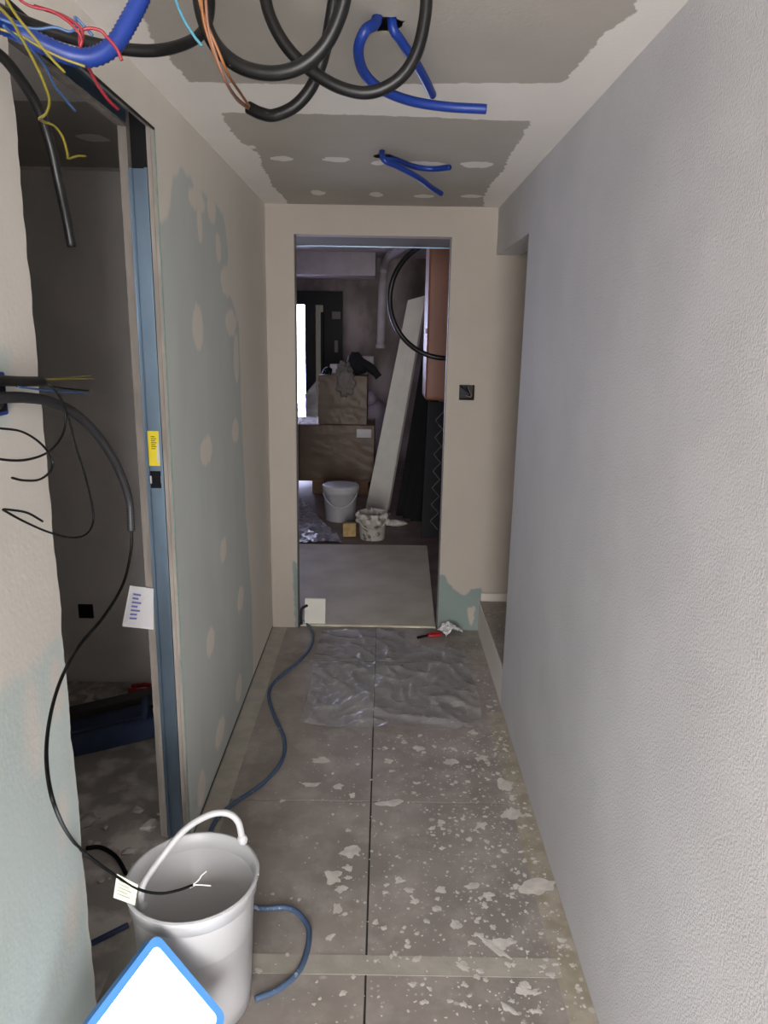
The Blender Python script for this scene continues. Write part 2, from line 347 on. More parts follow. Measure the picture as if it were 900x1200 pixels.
for x0, x1, m_, dy in layers:
    box('plasterboard', x0, x1, YN+.002, YJ+dy-.0005, 2.224+dy, H-.002, m_core, wall_left)
sx0, sx1 = XL-.0775, XL-.0275
def channel(bm, x0, x1, y, z0, z1, lip=.045):
    t = .0014
    add_box(bm, ((x0+x1)/2, y+t/2, (z0+z1)/2), (x1-x0, t, z1-z0))
    for x in (x0+t/2, x1-t/2): add_box(bm, (x, y-.004, (z0+z1)/2), (t, .02, z1-z0))
    for x in (x0+.004, x1-.004): add_box(bm, (x, y-.0135, (z0+z1)/2), (.008, t, z1-z0))
bm = bmesh.new(); channel(bm, sx0, sx1, YJ+.016, .005, 2.125); stud = bm_obj('metal_stud', bm, m_steel, wall_left); stud['label'] = 'bluish galvanised steel stud in the cut wall end'
bm = bmesh.new()
add_box(bm, ((sx0+sx1)/2, (YN+YJ)/2, 2.262), (sx1-sx0, YJ-YN-.01, .0015))
for x in (sx0+.001, sx1-.001): add_box(bm, (x, (YN+YJ)/2, 2.248), (.0015, YJ-YN-.01, .03))
tr = bm_obj('header_track', bm, m_steel, wall_left)
box('cavity_shade', sx0, sx1, YJ+.03, YJ+.04, 1.9, H-.01, m_black, wall_left)  # black plate added to darken the open wall cavity above the stud
# face of the header above the opening
hd = grid_face('header_face', YN, YJ, 2.224, H, .02, lambda a, b: (XL, a, b), [], [], m_left, False, parent=wall_left)
# near part of the left wall, ragged free edge
raws_n = [[wl(*p) for p in [(-260, 1060), (-60, 860), (0, 812), (40, 782), (74, 742), (80, 800), (112, 1180), (140, 1500), (-260, 1500)]],
          [wl(*p) for p in [(-30, 420), (6, 416), (9, 500), (-30, 500)]]]
fills_n = [fl(*p) for p in [(66, 805, 7, 40), (73, 965, 8, 40), (86, 1068, 8, 34), (40, 850, 9, 60)]]
def ragged(pts, a0, a1):
    q = pts.copy(); k = np.abs(q[:, 0]-a1) < 1e-6
    q[k, 0] += np.array([.007*noise.fractal(Vector((0, 3.3, z*14)), 1, 2, 4)-.001 for z in q[k, 1]]); return q
wall_near = struct(grid_face('wall_left', YREAR, YN, 0, H, .012, lambda a, b: (XL, a, b), raws_n, fills_n, m_near, False, edge=ragged))
box('plasterboard', XL-.014, XL-.0012, YREAR, YN-.009, .003, H-.002, m_core, wall_near)
box('plasterboard', XL-.0268, XL-.0145, YREAR, YN-.010, .003, H-.002, m_core, wall_near)
box('plasterboard', XL-.103, XL-.0785, YREAR, YN-.006, .003, H-.002, m_core, wall_near)
box('metal_stud', XL-.078, XL-.027, YN-.06, YN-.012, .003, H-.002, m_steel, wall_near)

# ------------------------------------------------------------------ setting: back wall with door opening
def wb(u, v): p = P(u, v, y=YB); return (p.x, p.z)
raws_b = [[wb(*p) for p in [(510, 676), (520, 672), (526, 684), (534, 692), (541, 698), (548, 696), (552, 691), (564, 689), (566, 742), (510, 742)]],
          [wb(*p) for p in [(343, 655), (347, 660), (352, 690), (352, 742), (346, 735)]]]
fills_b = [[wb(*p) for p in [(548, 712), (557, 710), (556, 724), (552, 734), (549, 728)]]]
bx0, bx1 = P(538, 460, y=YB).x, P(556, 460, y=YB).x; bz0, bz1 = P(547, 469, y=YB).z, P(547, 451, y=YB).z
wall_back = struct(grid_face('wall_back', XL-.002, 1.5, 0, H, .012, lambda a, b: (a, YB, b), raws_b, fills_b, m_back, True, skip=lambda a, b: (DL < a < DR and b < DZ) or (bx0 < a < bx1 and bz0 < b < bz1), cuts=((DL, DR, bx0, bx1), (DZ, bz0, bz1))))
g = 0.0015
box('wall_core', XL-.11, DL, YB+g, FY0, 0, FH, m_niche, wall_back); box('wall_core', DR, bx0, YB+g, FY0, 0, FH, m_niche, wall_back)
box('wall_core', bx0, bx1, YB+g, FY0, 0, bz0, m_niche, wall_back); box('wall_core', bx0, bx1, YB+g, FY0, bz1, FH, m_niche, wall_back)
box('wall_core', bx0, bx1, YB+.05, FY0, bz0, bz1, m_niche, wall_back)
box('wall_core', bx1, 1.6, YB+g, FY0, 0, FH, m_niche, wall_back); box('wall_core', DL, DR, YB+g, FY0, DZ, FH, m_niche, wall_back)
# metal edging of the opening
for x0, x1 in ((DL-.001, DL+.004), (DR-.004, DR+.001)): box('edge_profile', x0, x1, YB-.002, YB+.02, .002, DZ, m_gsteel, wall_back)

# ------------------------------------------------------------------ setting: right wall, niche with step
wall_right = struct(box('wall_right', XR, XR+.12, YREAR, YR, 0, 2.45, m_paperwall))
struct(box('wall_right', XR, XR+.12, YR, YB-.001, ZH, 2.45, m_paperwall))
struct(box('wall_right', XR, 1.5, YR, YB-.001, 0, ZS-.01, m_step))
struct(box('wall_right', 1.5, 1.6, 2.2, YB-.001, 0, 2.45, m_niche)); struct(box('wall_right', XR+.12, 1.5, 2.2, 2.3, 0, 2.45, m_niche))
struct(box('floor', XR+.006, 1.5, YR, YB-.001, ZS-.01, ZS, m_tile)); struct(box('floor', XR+.12, 1.5, 2.3, YR, ZS-.06, ZS, m_tile))
struct(box('ceiling', XR+.12, 1.5, 2.3, YB-.001, ZH+.2, ZH+.3, m_niche))
struct(box('baseboard_back', XR+.01, 1.5, YB-.014, YB-.001, ZS, ZS+.05, m_niche, None, .003))

# ------------------------------------------------------------------ setting: ceiling
def cz(u, v): p = P(u, v, z=H); return (p.x, p.y)
rc = [[cz(*p) for p in [(140, -60), (168, 25), (180, 46), (178, 60), (196, 66), (212, 84), (222, 96), (300, 98), (440, 100), (560, 97), (661, 98), (672, 82), (690, 62), (705, 42), (743, 14), (745, 0), (800, -60)]],
      [cz(*p) for p in [(259, 132), (355, 133), (470, 136), (560, 140), (622, 142), (609, 165), (598, 180), (590, 200), (576, 214), (567, 230), (567, 242), (340, 242), (331, 229), (320, 219), (315, 207), (307, 195), (304, 182), (292, 173), (279, 163), (268, 150)]]]
def fc(u, v, ru, rv):
    c = cz(u, v); a = cz(u+ru, v); b = cz(u, v-rv); return ell(c, abs(a[0]-c[0]), abs(b[1]-c[1]))
fcs = [fc(*p) for p in [(331, 186, 14, 3), (394, 187, 17, 3), (443, 191, 8, 3), (492, 192, 32, 3), (559, 193, 20, 4), (373, 226, 8, 3), (441, 228, 8, 3), (497, 230, 12, 2), (552, 230, 13, 2), (296, 172, 4, 2)]]
h1 = P(452, 28, z=H); h2 = P(449, 183, z=H)
ceiling = struct(grid_face('ceiling', XL-.002, XR+.002, YREAR, YB+.002, .01, lambda a, b: (a, b, H), rc, fcs, m_ceil, True, holes=[(h1.x, h1.y, .036), (h2.x, h2.y, .036)]))
box('ceiling_slab', XL-.1, XR+.15, YREAR, FY0, 2.42, 2.6, m_slab, ceiling)

# ------------------------------------------------------------------ setting: left room
WY = 3.34
struct(box('wall_back', -2.7, XL-.104, WY, WY+.1, 0, 2.45, m_room)); struct(box('wall_left', -2.7, -2.6, .1, WY, 0, 2.45, m_room))
struct(box('wall_front', -2.7, XL-.104, .1, .2, 0, 2.45, m_room)); struct(box('ceiling', -2.7, XL-.104, .1, 3.45, H+.004, 2.45, m_roomceil))
struct(grid_face('ceiling', -2.6, XL-.104, .2, WY, .03, lambda a, b: (a, b, H+.001), [[(-2.4, 2.36), (-.7, 2.36), (-.7, 3.27), (-2.4, 3.27)]], [fc(108, 162, 18, 5)], m_ceil, True))

# ------------------------------------------------------------------ setting: far room
struct(box('wall_left', FX0-.1, FX0, YB+.1, FY1+.1, 0, FH, m_farwall)); struct(box('wall_right', FX1, FX1+.1, FY0, FY1+.1, 0, FH, m_farwall))
struct(box('wall_back', FX0, XL-.11, YB+.002, FY0, 0, FH, m_farwall))
DX1 = P(402, 340, y=FY1).x; DTOP = P(370, 341, y=FY1).z
wf = struct(box('wall_back', DX1, FX1, FY1, FY1+.1, 0, FH, m_farwall)); struct(box('wall_back', FX0, DX1, FY1, FY1+.1, DTOP, FH, m_farwall))
struct(box('ceiling', FX0-.1, FX1+.1, FY0, FY1+.1, FH, FH+.1, m_farceil))
sof_z = P(400, 327, y=FY1-.02).z
struct(box('ceiling', FX0, P(440, 310, y=9.3).x, 9.3, FY1-.001, sof_z, FH-.001, m_farceil))
struct(box('ceiling', FX0, FX1, FY0+.001, 4.57, DZ+.0, FH-.001, m_slab))
tm = struct(box('trim_1', -.8, FX1-.01, 4.571, 4.575, DZ-.006, DZ+.02, m_steel)); 
# glazed entrance door
door = struct(bpy.data.objects.new('door_1', None)); col.objects.link(door)
fxp = lambda u: P(u, 400, y=FY1).x
ztop = P(350, 357, y=FY1).z
box('door_frame', FX0, DX1, FY1-.06, FY1+.04, ztop, DTOP-.001, m_frame, door)
box('door_frame', P(379, 400, y=FY1).x, DX1, FY1-.05, FY1+.05, 0, ztop, m_frame, door)
box('door_stile', fxp(358), fxp(370), FY1-.06, FY1+.03, 0, ztop, m_frame, door); box('door_stile', FX0, FX0+.12, FY1-.06, FY1+.03, 0, ztop, m_frame, door)
box('door_rail', fxp(370), fxp(379), FY1-.05, FY1+.03, 0, .35, m_frame, door)
box('door_rail', FX0, fxp(358), FY1-.05, FY1+.03, 0, .2, m_frame, door)
box('glass_pane', fxp(370), fxp(379), FY1, FY1+.006, .35, ztop, m_glassd, door); box('glass_pane', FX0+.12, fxp(358), FY1, FY1+.006, .2, ztop, m_glass, door)
box('door_handle', fxp(376.5), fxp(380), FY1-.1, FY1-.05, P(378, 455, y=FY1).z, P(378, 366, y=FY1).z, m_frame, door, .01)
a = P(389, 365, y=FY1-.06); b = P(399, 374, y=FY1-.06); box('notice', a.x, b.x, FY1-.053, FY1-.05, b.z, a.z, m_grey, door)
a = P(392, 399, y=FY1-.06); b = P(396, 413, y=FY1-.06); box('handle_plate', a.x, b.x, FY1-.06, FY1-.05, b.z, a.z, m_grey, door)

# ================================================================== OBJECTS
# ------------------------------------------------------------------ white bucket in front
BC = Vector((-.455, 1.575, 0)); RB = .16
t = thing('bucket', BC, 'large empty white plastic bucket in the foreground with raised handle', 'bucket')
b_ = lathe('body', [(.128, .0), (.132, .004), (.136, .05), (.149, .335), (.156, .337), (.157, .36), (.160, .365), (.161, .378), (.158, .381), (.153, .378), (.150, .34), (.133, .02), (.0, .015)], BC, m_white, t, 64)
tube('rim_bead', [BC+Vector((.1605*math.cos(k*math.pi/16), .1605*math.sin(k*math.pi/16), .376)) for k in range(33)], .0032, m_white, t, 6, 2)
e0 = BC+Vector((.152, .045, .345)); e1 = BC+Vector((-.152, -.045, .345))
hp = [P(166, 1062, y=1.51), P(168, 1036, y=1.52), P(190, 1004, y=1.56), P(217, 972, y=1.60), P(245, 955, y=1.63), P(266, 953, y=1.64), P(279, 963, y=1.635), P(284, 984, y=1.63)]
hd_ = tube('handle', hp, .0085, m_white, t, 10, 8)
for p in (hp[0], hp[-1]): lump('handle_lug', p, (.014, .012, .016), m_white, hd_, 0, 1, 0, 2)

# ------------------------------------------------------------------ work light
LC = P(180, 1205, y=1.25)
t = thing('work_light', (LC.x, LC.y+.02, 0), 'glowing white square work light with blue frame beside the bucket', 'lamp')
nrm = (Vector((0, 0, CAM_H))-LC).normalized(); upv = (Vector((.03, .55, .85))-nrm*Vector((.03, .55, .85)).dot(nrm)).normalized(); rgt = upv.cross(nrm).normalized()
Rt = Matrix.Rotation(math.radians(-10), 3, rgt) @ Matrix.Rotation(math.radians(30), 3, upv)
nrm, upv, rgt = Rt @ nrm, Rt @ upv, Rt @ rgt; ca, sa = math.cos(math.radians(55)), math.sin(math.radians(55)); ax = rgt*ca+upv*sa; ay = upv*ca-rgt*sa
Rm = Matrix((ax, ay, nrm)).transposed()
HS = .25
obox('housing', LC-nrm*.022, (HS-.01, HS-.01, .04), Rm, m_black, t, .012, 2)
bm = bmesh.new()
def frame_ring(bm, R_, c, half, w, th, corner=.022, n=5):
    def loop(hf, cr, dz):
        o = []
        for q in range(4):
            cx, cy = [(1, 1), (-1, 1), (-1, -1), (1, -1)][q]
            for k in range(n+1):
                a = math.pi/2*q+math.pi/2*k/n; o.append(bm.verts.new(c+R_ @ Vector((cx*(hf-cr)+cr*math.cos(a), cy*(hf-cr)+cr*math.sin(a), dz))))
        return o
    L = [loop(half, corner, -th), loop(half, corner, th), loop(half-w, corner*.6, th), loop(half-w, corner*.6, -th)]
    m_ = len(L[0])
    for i in range(4):
        A, B_ = L[i], L[(i+1) % 4]
        for k in range(m_): bm.faces.new((A[k], A[(k+1) % m_], B_[(k+1) % m_], B_[k]))
frame_ring(bm, Rm, LC, HS/2, .017, .014); bm_obj('frame', bm, m_sky_frame, t)
obox('diffuser', LC+nrm*.004, (HS-.034, HS-.034, .006), Rm, m_lamp, t, .002)
base = Vector((LC.x, LC.y+.02, .012))
for s in (-1, 1):
    p0 = LC+rgt*s*.125-nrm*.02-upv*.0; foot = Vector((LC.x+s*.13, LC.y, .012))
    tube('stand_leg', [p0, p0+Vector((0, 0, -.08)), Vector((foot.x, foot.y+.02, .06)), foot+Vector((0, .16, 0)), ], .009, m_black, t, 8, 8)
    tube('stand_foot', [foot+Vector((0, .16, 0)), foot+Vector((0, -.12, 0))], .009, m_black, t, 8, 4)
    obox('knob', p0, (.02, .03, .03), Rm, m_black, t, .006, 2)

# ------------------------------------------------------------------ cables on the corridor floor
def on_floor(pts, r): return [P(u, v, z=r) for u, v in pts]
def tube_(name, pts, r, m, lab, cat, grp=None, **k): return tag(tube(name, pts, r, m, None, **k), lab, cat, grp)
fcpts = [(356, 728), (366, 740), (364, 758), (347, 778), (322, 799), (315, 815), (321, 838), (333, 866), (330, 892), (308, 918), (276, 940), (254, 960), (244, 990), (262, 1030), (297, 1062), (338, 1064), (358, 1080), (362, 1102), (352, 1135), (328, 1158), (299, 1171)]
tube_('extension_cable', on_floor(fcpts, .008), .008, m_bluecable, 'blue-grey cable winding along the corridor floor and around the bucket', 'cable', seg=10, n=10)
tube_('floor_cable', [P(150, 1084, z=.008), P(128, 1095, z=.008), P(106, 1106, z=.008), P(70, 1125, z=.008)], .008, m_bluebag, 'short dark blue cable on the floor between left wall and bucket', 'cable')
tube_('floor_cable', [P(101, 994, z=.007), P(118, 993, z=.007), P(136, 1004, z=.007), P(148, 1024, z=.007)], .007, m_black, 'dark cable curving on the doorway floor behind the bucket', 'cable')

# ------------------------------------------------------------------ left wall outlet with conduit and wires
bxp = P(-4, 462, x=XL)
t = thing('junction_box', (XL, bxp.y, bxp.z), 'blue flush junction box in the left wall at the photo edge', 'junction box')
box('box_rim', XL-.002, XL+.006, bxp.y-.05, bxp.y+.022, bxp.z-.035, bxp.z+.035, m_blue, t, .002)
box('box_inside', XL+.0062, XL+.008, bxp.y-.044, bxp.y+.014, bxp.z-.028, bxp.z+.028, m_ink, t)
X1 = XL+.035
t = thing('cable', (XL, P(0, 445, x=X1).y-.03, P(0, 445, x=X1).z), 'thick black sheathed cable with stripped coloured wires leaving the wall box', 'cable')
tube('sheath', [Vector((XL+.008, bxp.y-.02, bxp.z+.012)), P(-25, 445, x=X1-.008), P(0, 446, x=X1), P(28, 447, x=X1), P(50, 447, x=X1)], .0085, m_blackrub, t, 10)
tube('wire', [P(48, 444, x=X1), P(75, 443, x=X1), P(106, 440, x=X1)], .0013, m_yel, t, 6); tube('wire', [P(48, 445, x=X1), P(80, 444, x=X1+.005), P(110, 444, x=X1+.006)], .0013, m_yel, t, 6)
w_ = tube('wire', [P(48, 450, x=X1), P(75, 455, x=X1), P(104, 458, x=X1)], .0018, m_black, t, 6); tube('wire_tip', [P(103, 458, x=X1), P(108, 457.5, x=X1)], .0014, m_cop, w_, 6)
tube('wire', [P(20, 453, x=X1), P(60, 458, x=X1+.003), P(102, 461, x=X1+.004)], .002, m_blw, t, 6)
W = XL+.05
tube('loose_wire', [P(50, 449, x=X1), P(62, 454, x=W), P(73, 472, x=W), P(77, 492, x=W), P(72, 512, x=W), P(56, 530, x=W), P(30, 539, x=W), P(0, 538, x=W), P(-20, 530, x=W-.01)], .0021, m_black, t, 6)
tube('loose_wire', [P(51, 448, x=X1), P(66, 458, x=W+.004), P(78, 482, x=W+.004), P(88, 520, x=W+.004), P(100, 558, x=W+.004), P(108, 592, x=W+.004), P(109, 612, x=W+.004), P(101, 626, x=W+.004), P(84, 630, x=W), P(58, 624, x=W-.004), P(30, 612, x=W-.01), P(8, 600, x=W-.014), P(4, 597, x=W-.012), P(12, 597.5, x=W-.01), P(32, 601, x=W-.004), P(50, 611, x=W)], .002, m_black, t, 6)
tube('loose_wire', [P(-25, 500, x=W-.006), P(0, 502, x=W-.004), P(26, 506, x=W), P(48, 520, x=W), P(61, 538, x=W), P(59, 552, x=W), P(46, 562, x=W), P(28, 563, x=W), P(14, 560, x=W)], .002, m_black, t, 6)
X2 = XL+.03
t = thing('corrugated_conduit', (XL, bxp.y, bxp.z-.02), 'dark grey corrugated conduit arching from the wall box with a thin black cable', 'conduit')
cpt = [Vector((XL+.008, bxp.y-.015, bxp.z-.014)), P(-20, 467, x=X2-.006), P(0, 466, x=X2), P(30, 466, x=X2), P(60, 471, x=X2), P(90, 486, x=X2+.004), P(116, 512, x=X2+.008), P(138, 548, x=X2+.012), P(151, 585, x=X2+.014), P(154, 622, x=X2+.014)]
tube('tube', cpt, .0095, m_greycond, t, 12, corr=.17, step=.0036)
e = cpt[-1]
tg = P(150, 1043, y=1.42)
cab = [e+Vector((0, 0, .04)), e, P(153, 648, x=X2+.014), P(144, 685, x=X2+.014), P(122, 722, x=X2+.015), P(92, 758, x=X2+.02), P(70, 800, x=X2+.03), P(57, 850, x=X2+.05), P(55, 900, x=X2+.08), P(66, 950, x=X2+.11), P(86, 986, y=1.32), P(110, 1008, y=1.37), P(140, 1029, y=1.41), P(165, 1043, y=1.44), P(188, 1047, y=1.46), P(210, 1043, y=1.48), P(226, 1037, y=1.5)]
tube('inner_cable', cab, .0034, m_black, t, 8, 10)
tube('core_wire', [cab[-1], P(236, 1037, y=1.505), P(247, 1038, y=1.51)], .0018, m_whw, t, 6); tube('core_wire', [cab[-1], P(233, 1031, y=1.51), P(236, 1026, y=1.512), P(242, 1021, y=1.52)], .0018, m_whw, t, 6)
tube('cable_collar', [P(222, 1039, y=1.497), P(228, 1036, y=1.503)], .0042, m_whw, t, 8)
q = [P(137, 1024, y=1.405), P(162, 1037, y=1.435), P(158, 1061, y=1.43), P(133, 1052, y=1.40)]
lt = slab('label_tag', q, (q[1]-q[0]).cross(q[3]-q[0]), .0012, m_gtag, t); lt['label'] = 'pale green paper tag with small print'
n_ = -(q[1]-q[0]).cross(q[3]-q[0]).normalized()*.0008
for k in range(5):
    a = q[0].lerp(q[3], .2+.14*k); b = q[1].lerp(q[2], .2+.14*k); s0 = a.lerp(b, .12)+n_; s1 = a.lerp(b, .55+.3*rnd.random())+n_; d = (q[3]-q[0]).normalized()*.0008
    slab('print_line', [s0, s1, s1+d, s0+d], n_, .0003, m_grey, lt)

# ------------------------------------------------------------------ ceiling conduits
Y1 = 1.38
def up_to_ceiling(p): return Vector((p.x, p.y, H))
def loop_pts(px, ys_): return [P(u, v, y=y) for (u, v), y in zip(px, ys_)]
lp1 = [(226, -70), (232, -20), (238, 20), (254, 55), (282, 78), (318, 86), (352, 78), (380, 54), (398, 18), (406, -20), (408, -70)]
lp2 = [(300, -70), (308, -20), (316, 18), (336, 55), (366, 84), (402, 104), (436, 108), (468, 92), (488, 62), (498, 20), (500, -20), (500, -70)]
lp3 = [(398, -70), (394, -20), (388, 22), (380, 62), (366, 100), (346, 124), (322, 135), (306, 133), (291, 126)]
def hang(name, px, y0, y1, r, m, lab, parent=None, **k):
    n = len(px); pts = [P(u, v, y=y0+(y1-y0)*i/(n-1)) for i, (u, v) in enumerate(px)]
    for i in (0, n-1):
        if pts[i].z > H-.03: pts[i].z = H
    o = tube(name, pts, r, m, parent, **k)
    return tag(o, lab, 'conduit') if lab and parent is None else o
hang('black_conduit', lp1, 1.36, 1.30, .0118, m_blackrub, 'thick black conduit hanging in the left loop below the ceiling', seg=12, n=10)
hang('black_conduit', lp2, 1.46, 1.42, .0108, m_blackrub, 'black conduit hanging in the right, wider loop below the ceiling', seg=12, n=10)
t = thing('black_conduit', P(394, -70, y=1.5), 'black conduit with orange wires coming out of its cut end', 'conduit')
hang('tube', lp3, 1.50, 1.56, .0115, m_blackrub, None, t, seg=12, n=10)
for px, m_ in (([(292, 127), (276, 113), (262, 90), (248, 55), (238, 20), (234, -30)], m_org), ([(292, 128), (278, 117), (265, 96), (252, 62), (243, 25), (240, -30)], m_brw), ([(293, 126), (281, 108), (268, 88), (256, 60), (236, 10), (230, -30)], m_org)):
    tube('wire', [P(u, v, y=(1.555, 1.44, 1.31, 1.275, 1.265, 1.265)[i]) for i, (u, v) in enumerate(px)], .0024, m_, t, 6)
tube_('cyan_wire', [P(196, -40, y=1.26), P(206, 0, y=1.25), P(216, 24, y=1.25), P(228, 43, y=1.25), P(237, 54, y=1.25)], .0022, m_cyan, 'thin cyan wire hanging from the ceiling beside the black loops', 'wire', seg=6)
tube_('black_conduit', [P(-30, -10, y=1.12), P(0, 12, y=1.18), P(40, 30, y=1.22), P(90, 46, y=1.25), P(140, 57, y=1.28), P(185, 59, y=1.31), P(222, 49, y=1.37), P(240, 33, y=1.41), P(246, 5, y=1.45), P(244, -60, y=1.47)], .0092, m_blackrub, 'black conduit stretching from the top left corner to the loops', 'conduit', seg=12, n=10)
tube_('blue_conduit', [P(-30, 14, y=1.06), P(10, 32, y=1.12), P(50, 52, y=1.14), P(85, 66, y=1.15), P(112, 66, y=1.16), P(134, 52, y=1.17), P(150, 27, y=1.18), P(164, 0, y=1.19), P(190, -60, y=1.2)], .0135, m_blue, 'thick ribbed blue conduit bending up in the top left corner', 'conduit', seg=12, corr=.12, step=.0036)
# blue conduits out of the ceiling holes
g1 = 'blue conduits out of the ceiling holes'
tube_('blue_conduit', [Vector((h1.x-.018, h1.y, H+.05)), P(441, 25, z=H-.012), P(428, 36, z=2.29), P(420, 58, z=2.265), P(426, 84, z=2.245), P(446, 104, z=2.23), P(480, 118, z=2.225), P(522, 125, z=2.222), P(571, 128, z=2.22)], .0115, m_blue, 'blue conduit curling from the round ceiling hole, longer of its two', 'conduit', g1, seg=10, corr=.07, step=.003)
tube_('blue_conduit', [Vector((h1.x+.016, h1.y+.01, H+.05)), P(460, 31, z=H-.012), P(470, 48, z=2.30), P(486, 72, z=2.28), P(498, 93, z=2.27), P(507, 112, z=2.262)], .0105, m_blue, 'short straight blue conduit end hanging from the round ceiling hole', 'conduit', g1, seg=10, corr=.07, step=.003)
tube_('blue_conduit', [Vector((h2.x-.004, h2.y+.019, H+.05)), P(450, 184, z=H-.004), P(464, 187.5, z=2.321), P(484, 195, z=2.318), P(506, 198, z=2.315), P(528, 196, z=2.312)], .0105, m_blue, 'blue conduit near the back wall curving sideways under the ceiling', 'conduit', g1, seg=10, corr=.07, step=.003)
tube_('blue_conduit', [Vector((h2.x-.002, h2.y-.018, H+.05)), P(449, 186, z=H-.035), P(466, 195, z=2.280), P(490, 208, z=2.262), P(506, 220, z=2.248), P(517, 227, z=2.242)], .0105, m_blue, 'blue conduit near the back wall pointing down to the right', 'conduit', g1, seg=10, corr=.07, step=.003)
# hanging black conduit and loose wires at the top left
tube_('black_conduit', [P(-20, 52, x=XL+.005), P(2, 66, x=XL+.02), P(22, 90, x=XL+.03), P(44, 125, x=XL+.04), P(58, 165, x=XL+.045), P(68, 210, x=XL+.05), P(78, 256, x=XL+.05), P(84, 289, x=XL+.05)], .0085, m_blackrub, 'black conduit end hanging straight down in the left doorway', 'conduit', seg=10)
def wire(px, y0, y1, m_, lab, r=.0019):
    n = len(px); tube_('loose_wire', [P(u, v, y=y0+(y1-y0)*i/(n-1)) for i, (u, v) in enumerate(px)], r, m_, lab, 'wire', 'loose wires at the top left', seg=6)
wire([(-10, 0), (12, 22), (26, 46), (40, 72), (52, 98), (58, 118), (54, 133), (46, 139), (52, 143), (64, 148), (74, 162), (79, 180), (80, 186), (90, 183), (100, 183)], 1.0, 1.35, m_yel, 'yellow wire dangling furthest down in front of the left doorway')
wire([(-5, -20), (10, 4), (22, 22), (40, 44), (58, 66), (76, 85)], 1.0, 1.08, m_yel, 'straight yellow-green wire ending under the blue conduit')
wire([(0, 34), (24, 42), (48, 56), (72, 68), (100, 78)], 1.085, 1.12, m_yel, 'yellow-green wire running along beneath the blue conduit')
wire([(0, 22), (22, 30), (44, 34), (64, 32), (82, 37), (90, 30), (88, 20), (98, 30), (109, 42)], 1.08, 1.12, m_blw, 'blue wire with a kinked end above the blue conduit')
wire([(4, 30), (24, 48), (42, 64), (54, 80), (64, 100), (76, 116), (88, 130)], 1.04, 1.24, m_blw, 'pale blue wire hanging down across the door header')
wire([(10, -15), (26, 2), (42, 9), (60, 13), (78, 24), (92, 38), (96, 46)], 1.08, 1.1, m_redw, 'red wire arching in along the top left edge')
wire([(40, 7), (62, 14), (80, 22), (96, 36), (94, 55), (94, 38), (105, 33), (118, 36), (124, 42), (136, 56), (143, 71)], 1.1, 1.12, m_redw, 'red wire curled in a hook around the blue conduit', .0024)
wire([(92, 60), (104, 80), (116, 102), (128, 118), (138, 128)], 1.16, 1.25, m_redw, 'red wire end hanging below the blue conduit', .0024)

# ------------------------------------------------------------------ stickers and paper at the door jamb
ys_ = YJ+.016
a = P(172, 505, y=ys_); b = P(190, 546, y=ys_)
t = thing('stud_label', (a.x, ys_, b.z), 'yellow printed label stuck on the steel stud', 'label')
lx0, lx1 = sx0+.004, sx0+.038
stk = box('sticker', lx0, lx1, ys_-.001, ys_-.0003, b.z, a.z, m_ytag, t)
for k in range(7): box('print_line', lx0+.01, lx0+.022+.004*(k % 2), ys_-.0014, ys_-.001, a.z-.018-.006*k, a.z-.016-.006*k, m_ink, stk)
box('print_panel', lx0+.026, lx1-.001, ys_-.0014, ys_-.001, b.z+.01, b.z+.07, m_paper, stk)
for k, u in enumerate((177, 190)):
    p = P(u, 562, y=ys_); tag(box('white_clip', p.x-.003, p.x+.003, ys_-.004, ys_-.0003, p.z-.012, p.z+.012, m_paper, None, .001), ['small white clip left in the slot of the steel stud', 'small white clip right in the slot of the steel stud'][k], 'clip')
box('stud_slot', sx0+.006, sx1-.006, ys_-.0008, ys_-.0002, P(183, 572, y=ys_).z, P(183, 552, y=ys_).z, m_ink, wall_left)
yq = YJ-.004
q = [P(152, 686, y=yq-.01), P(180, 690, y=yq), P(180, 738, y=yq), P(143, 734, y=yq-.03)]
t = thing('paper_sheet', q[2], 'white paper sheet with blue print taped to the door jamb', 'paper')
n_ = (q[1]-q[0]).cross(q[3]-q[0]).normalized()
if n_.y > 0: n_ = -n_
sh = slab('sheet', q, -n_, .0008, m_paper, t)
for k in range(7):
    a = q[0].lerp(q[3], .16+.1*k); b = q[1].lerp(q[2], .18+.09*k); s0 = a.lerp(b, .2)+n_*.004; s1 = a.lerp(b, .42+.25*rnd.random())+n_*.004; d = (q[3]-q[0]).normalized()*.006
    slab('print_line', [s0, s1, s1+d, s0+d], n_, .0003, m_inkb, sh)

# ------------------------------------------------------------------ masking tape on the floor
tag(box('masking_tape', XL+.004, XL+.085, YJ+.02, YB-.01, .0001, .0012, m_tape), 'beige masking tape strip along the foot of the left wall', 'tape')
tag(box('masking_tape', -.46, XR-.06, 1.655, 1.72, .0001, .0012, m_tape), 'beige masking tape strip crossing the tiles in the foreground', 'tape')
tag(box('masking_tape', XR-.075, XR-.002, .9, 3.1, .0001, .0010, m_tapes), 'splashed masking tape strip along the foot of the textured right wall', 'tape')
tag(box('masking_tape', XL-.085, XL-.005, YN+.02, YJ-.02, .0001, .0012, m_tape), 'dusty masking tape strip on the threshold of the left doorway', 'tape')

